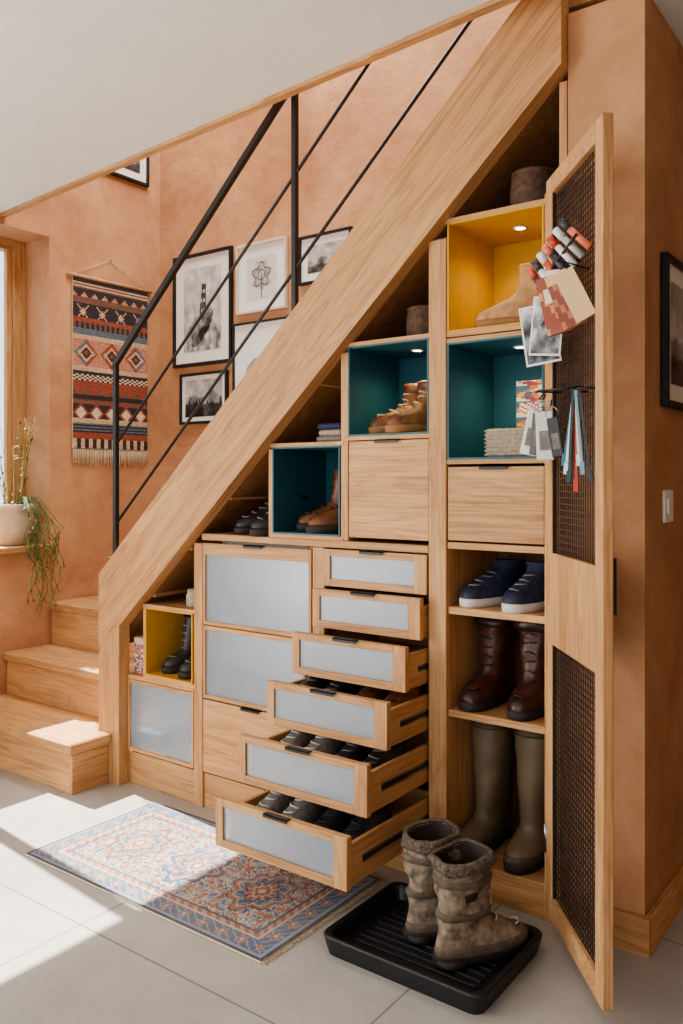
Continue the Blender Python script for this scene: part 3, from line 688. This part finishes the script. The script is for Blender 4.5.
# ------------------------------------------------------------ rug (persian runner)
RC=(190,174,156);RR=(140,84,70);RB=(78,92,116);RN=(54,60,78);RP=(172,134,116);RO=(158,110,86);RLB=(126,138,152)
def rug(u,v):
    x=u*1.05; y=v*0.555; d=min(x,1.05-x,y,0.555-y)
    wob=0.004*noise.noise(Vector((x*30,y*30,1)))
    if d<0.012: c=RN
    elif d<0.020: c=RLB
    elif d<0.074:
        k=(x if min(y,0.555-y)<=min(x,1.05-x) else y); t=(k%0.075)-0.0375; q=math.hypot(t,(d-0.048)); a=math.atan2(d-0.048,t)
        p=0.016+0.006*math.cos(a*6)
        c=RC if q<0.006 else (RR if q<p*0.7+wob else (RP if q<p+wob else (RLB if abs(math.sin(k*83+d*120))<0.30 else RB)))
    elif d<0.080: c=RC
    elif d<0.098: c=RR if math.sin((x+y)*170)>0 else RP
    elif d<0.104: c=RN
    else:
        fx=(x-0.104)/(1.05-0.208)*3; cell=int(fx); cx=(fx-cell-0.5)*0.28; cy=y-0.2775
        a=math.atan2(cy,cx*1.1); r=math.hypot(cx*1.15,cy*0.95); lobes=1+0.13*math.cos(a*8)+0.07*math.cos(a*4)
        r=r/lobes+wob
        if r<0.014: c=RC
        elif r<0.028: c=RR
        elif r<0.034: c=RC
        elif r<0.056: c=[RO,RB,RR][cell%3] if math.cos(a*12)>-0.2 else RP
        elif r<0.062: c=RN
        elif r<0.084: c=[RB,RR,RB][cell%3] if math.cos(a*16+r*200)>-0.3 else RLB
        elif r<0.089: c=RC
        elif r<0.104: c=[RR,RB,RO][cell%3]
        elif r<0.109: c=RN
        else:
            n=noise.noise(Vector((x*42,y*42,7))); n2=noise.noise(Vector((x*60,y*60,17)))
            c=RC
            if n>0.17: c=RR if n2>0 else RO
            elif n<-0.17: c=RB if n2>0 else RLB
            elif abs(n)<0.035: c=RN
    n=noise.fractal(Vector((u*7,v*4,2)),1,2,5)*0.5+0.5
    w=max(0,min(.6,(0.10+0.6*n)*0.66))+0.08*noise.noise(Vector((u*160,v*90,0)))+0.07*noise.noise(Vector((u*8,v*200,3)))
    w=max(0,min(.8,w)); g=(176,160,146)
    return tuple(c[i]*(1-w)+g[i]*w for i in range(3))
b=B('woven_rug'); x0,x1,y0,y1=-2.50,-1.45,1.61,2.165
b.box(x0,x1,y0,y1,0.001,0.0075,fringe,0.001); b.grid((x0,y0,0.0080),(x1-x0,0,0),(0,y1-y0,0),300,160,rug,wovenm)
for i in range(90):
    y=y0+(y1-y0)*(i+.5)/90
    for xx,sg in ((x0,-1),(x1,1)):
        l=random.uniform(0.010,0.018); b.tube([(xx,y,0.005),(xx+sg*l,y+random.uniform(-.003,.003),0.002)],0.0014,fringe,4)
b.done()

# ------------------------------------------------------------ plant
b=B('potted_plant'); P=Vector((-3.865,2.42,0.9205))
b.lathe([(0.060,0),(0.070,0.004),(0.088,0.07),(0.096,0.14),(0.094,0.17),(0.102,0.178),(0.102,0.205),(0.090,0.207),(0.086,0.19),(0.082,0.17)],rail,P,36,cap1=False)
b.lathe([(0.088,0.178),(0.05,0.186),(0.001,0.188)],soil,P,24,cap0=False)
def leaf(p,d,l,w,mat=leafm):
    d=d.normalized(); s=d.cross(Vector((0,0,1)));  s=s.normalized() if s.length>0.01 else Vector((1,0,0)); up=s.cross(d)
    vs=[p,p+d*l*.4+s*w/2,p+d*l*.4-s*w/2,p+d*l*.4+up*w*.15,p+d*l]
    b.add(vs,[(0,1,3),(0,3,2),(1,4,3),(3,4,2)],mat,None,True)
for i in range(17):
    a=random.uniform(-0.9,1.0); r0=P+Vector((0.06*math.cos(a),0.06*math.sin(a),0.19)); ox=-3.69+random.uniform(-0.0,0.04); oy=P.y+random.uniform(-0.06,0.12)
    ln=random.uniform(0.15,0.50)
    pts=[r0,r0.lerp(Vector((ox,oy,P.z+0.2)),0.5)+Vector((0,0,0.05)),Vector((ox,oy,P.z+0.12))]
    k=8
    for j in range(1,k+1):
        f=j/k; pts.append(Vector((ox+0.014*math.sin(j*1.3+i),oy+0.028*math.sin(j*.9+i*2)+0.02*f,P.z+0.12-ln*f)))
    b.tube(pts,0.0017,leafm,5)
    for q in range(2,len(pts)):
        for _ in range(2):
            f=random.random(); p=pts[q-1].lerp(pts[q],f); leaf(p,Vector((random.uniform(-.2,1),random.uniform(-1,1),random.uniform(-1.6,.0))),random.uniform(.022,.045),0.007)
for i in range(18):
    a=random.uniform(0,6.28); r0=P+Vector((0.04*math.cos(a),0.04*math.sin(a),0.18)); h=random.uniform(0.25,0.58); sp=random.uniform(0.03,0.14)
    dirv=Vector((abs(math.cos(a))*0.6,math.sin(a)*1.0,0))
    if r0.y+dirv.y*sp>2.50: dirv.y*=0.4
    pts=[r0+dirv*sp*(f**1.6)+Vector((0,0,h*f)) for f in (0,.25,.5,.75,1)]
    b.tube(pts,[.0022,.002,.0018,.0015,.0012],stemm if i%2 else leafm,5)
    for q in range(1,5):
        for _ in range(5 if i%2 else 4):
            if i%2 and q<4: continue
            p=pts[q-1].lerp(pts[q],random.random()); leaf(p,Vector((random.uniform(-.6,.8),random.uniform(-1,1),random.uniform(.0,1))),random.uniform(.02,.04),.012,stemm if i%2 else leafm)
b.done()

# ------------------------------------------------------------ lights
def led(x,y,z,e,name='recessed_spotlight'):
    b=B(name); b.lathe([(0.020,0),(0.022,-0.003),(0.016,-0.004),(0.015,-0.002)],white,(x,y,z),24,cap1=False); b.lathe([(0.015,-0.0025),(0.001,-0.003)],ledm,(x,y,z),24); b.done()
    l=bpy.data.lights.new(name+'_lamp','SPOT'); l.energy=e; l.color=(1,0.80,0.55); l.spot_size=math.radians(150); l.spot_blend=0.9; l.shadow_soft_size=0.015
    o=bpy.data.objects.new(name+'_lamp',l); o.location=(x,y,z-0.008); scene.collection.objects.link(o)
led(-1.09,2.40,2.0285,3.6); led(-1.09,2.40,1.6615,3.6); led(-1.46,2.40,1.6855,3.6)

def area(name,loc,rot,sx,sy,e,col=(1,1,1)):
    l=bpy.data.lights.new(name,'AREA'); l.shape='RECTANGLE'; l.size=sx; l.size_y=sy; l.energy=e; l.color=col
    o=bpy.data.objects.new(name,l); o.location=loc; o.rotation_euler=rot; scene.collection.objects.link(o)
area('fill_area_front',(-0.5,-2.45,1.3),(math.radians(90),0,0),3.6,2.2,42,(0.95,0.98,1.0))  # added fill lamp behind the camera, set at the unseen front opening
area('fill_area_left',(-3.72,-0.8,1.2),(math.radians(90),0,math.radians(-90)),2.1,2.2,112,(1,0.98,0.95))  # added fill lamp from the left, just inside an unseen opening
area('fill_area_stairwell',(-2.4,2.6,4.9),(0,0,0),2.4,1.2,160,(0.97,0.98,1.0))  # added overhead lamp brightening the stairwell; the ceiling above it is closed
s=bpy.data.lights.new('sun','SUN'); s.energy=20.0; s.angle=math.radians(0.5); s.color=(1,0.95,0.87)
o=bpy.data.objects.new('sun',s); d=Vector((1.0,-0.10,-1.16)); o.rotation_euler=d.to_track_quat('-Z','Y').to_euler(); o.location=(-8,3,6); scene.collection.objects.link(o)
w=bpy.data.worlds.new('sky'); scene.world=w; w.use_nodes=True
bg=w.node_tree.nodes['Background']; bg.inputs[0].default_value=(0.80,0.90,1.0,1); bg.inputs[1].default_value=1.8
try: scene.view_settings.look='AgX - Medium High Contrast'
except Exception as e: print('look',e)

# ------------------------------------------------------------ camera
cam=bpy.data.cameras.new('camera'); co=bpy.data.objects.new('camera',cam); scene.collection.objects.link(co)
co.location=(0,0,1.25); co.rotation_euler=(math.radians(90),0,math.radians(36.5))
cam.sensor_fit='VERTICAL'; cam.sensor_height=36; cam.lens=836/1024*36; cam.shift_y=-32/1024; cam.clip_start=0.05
scene.camera=co
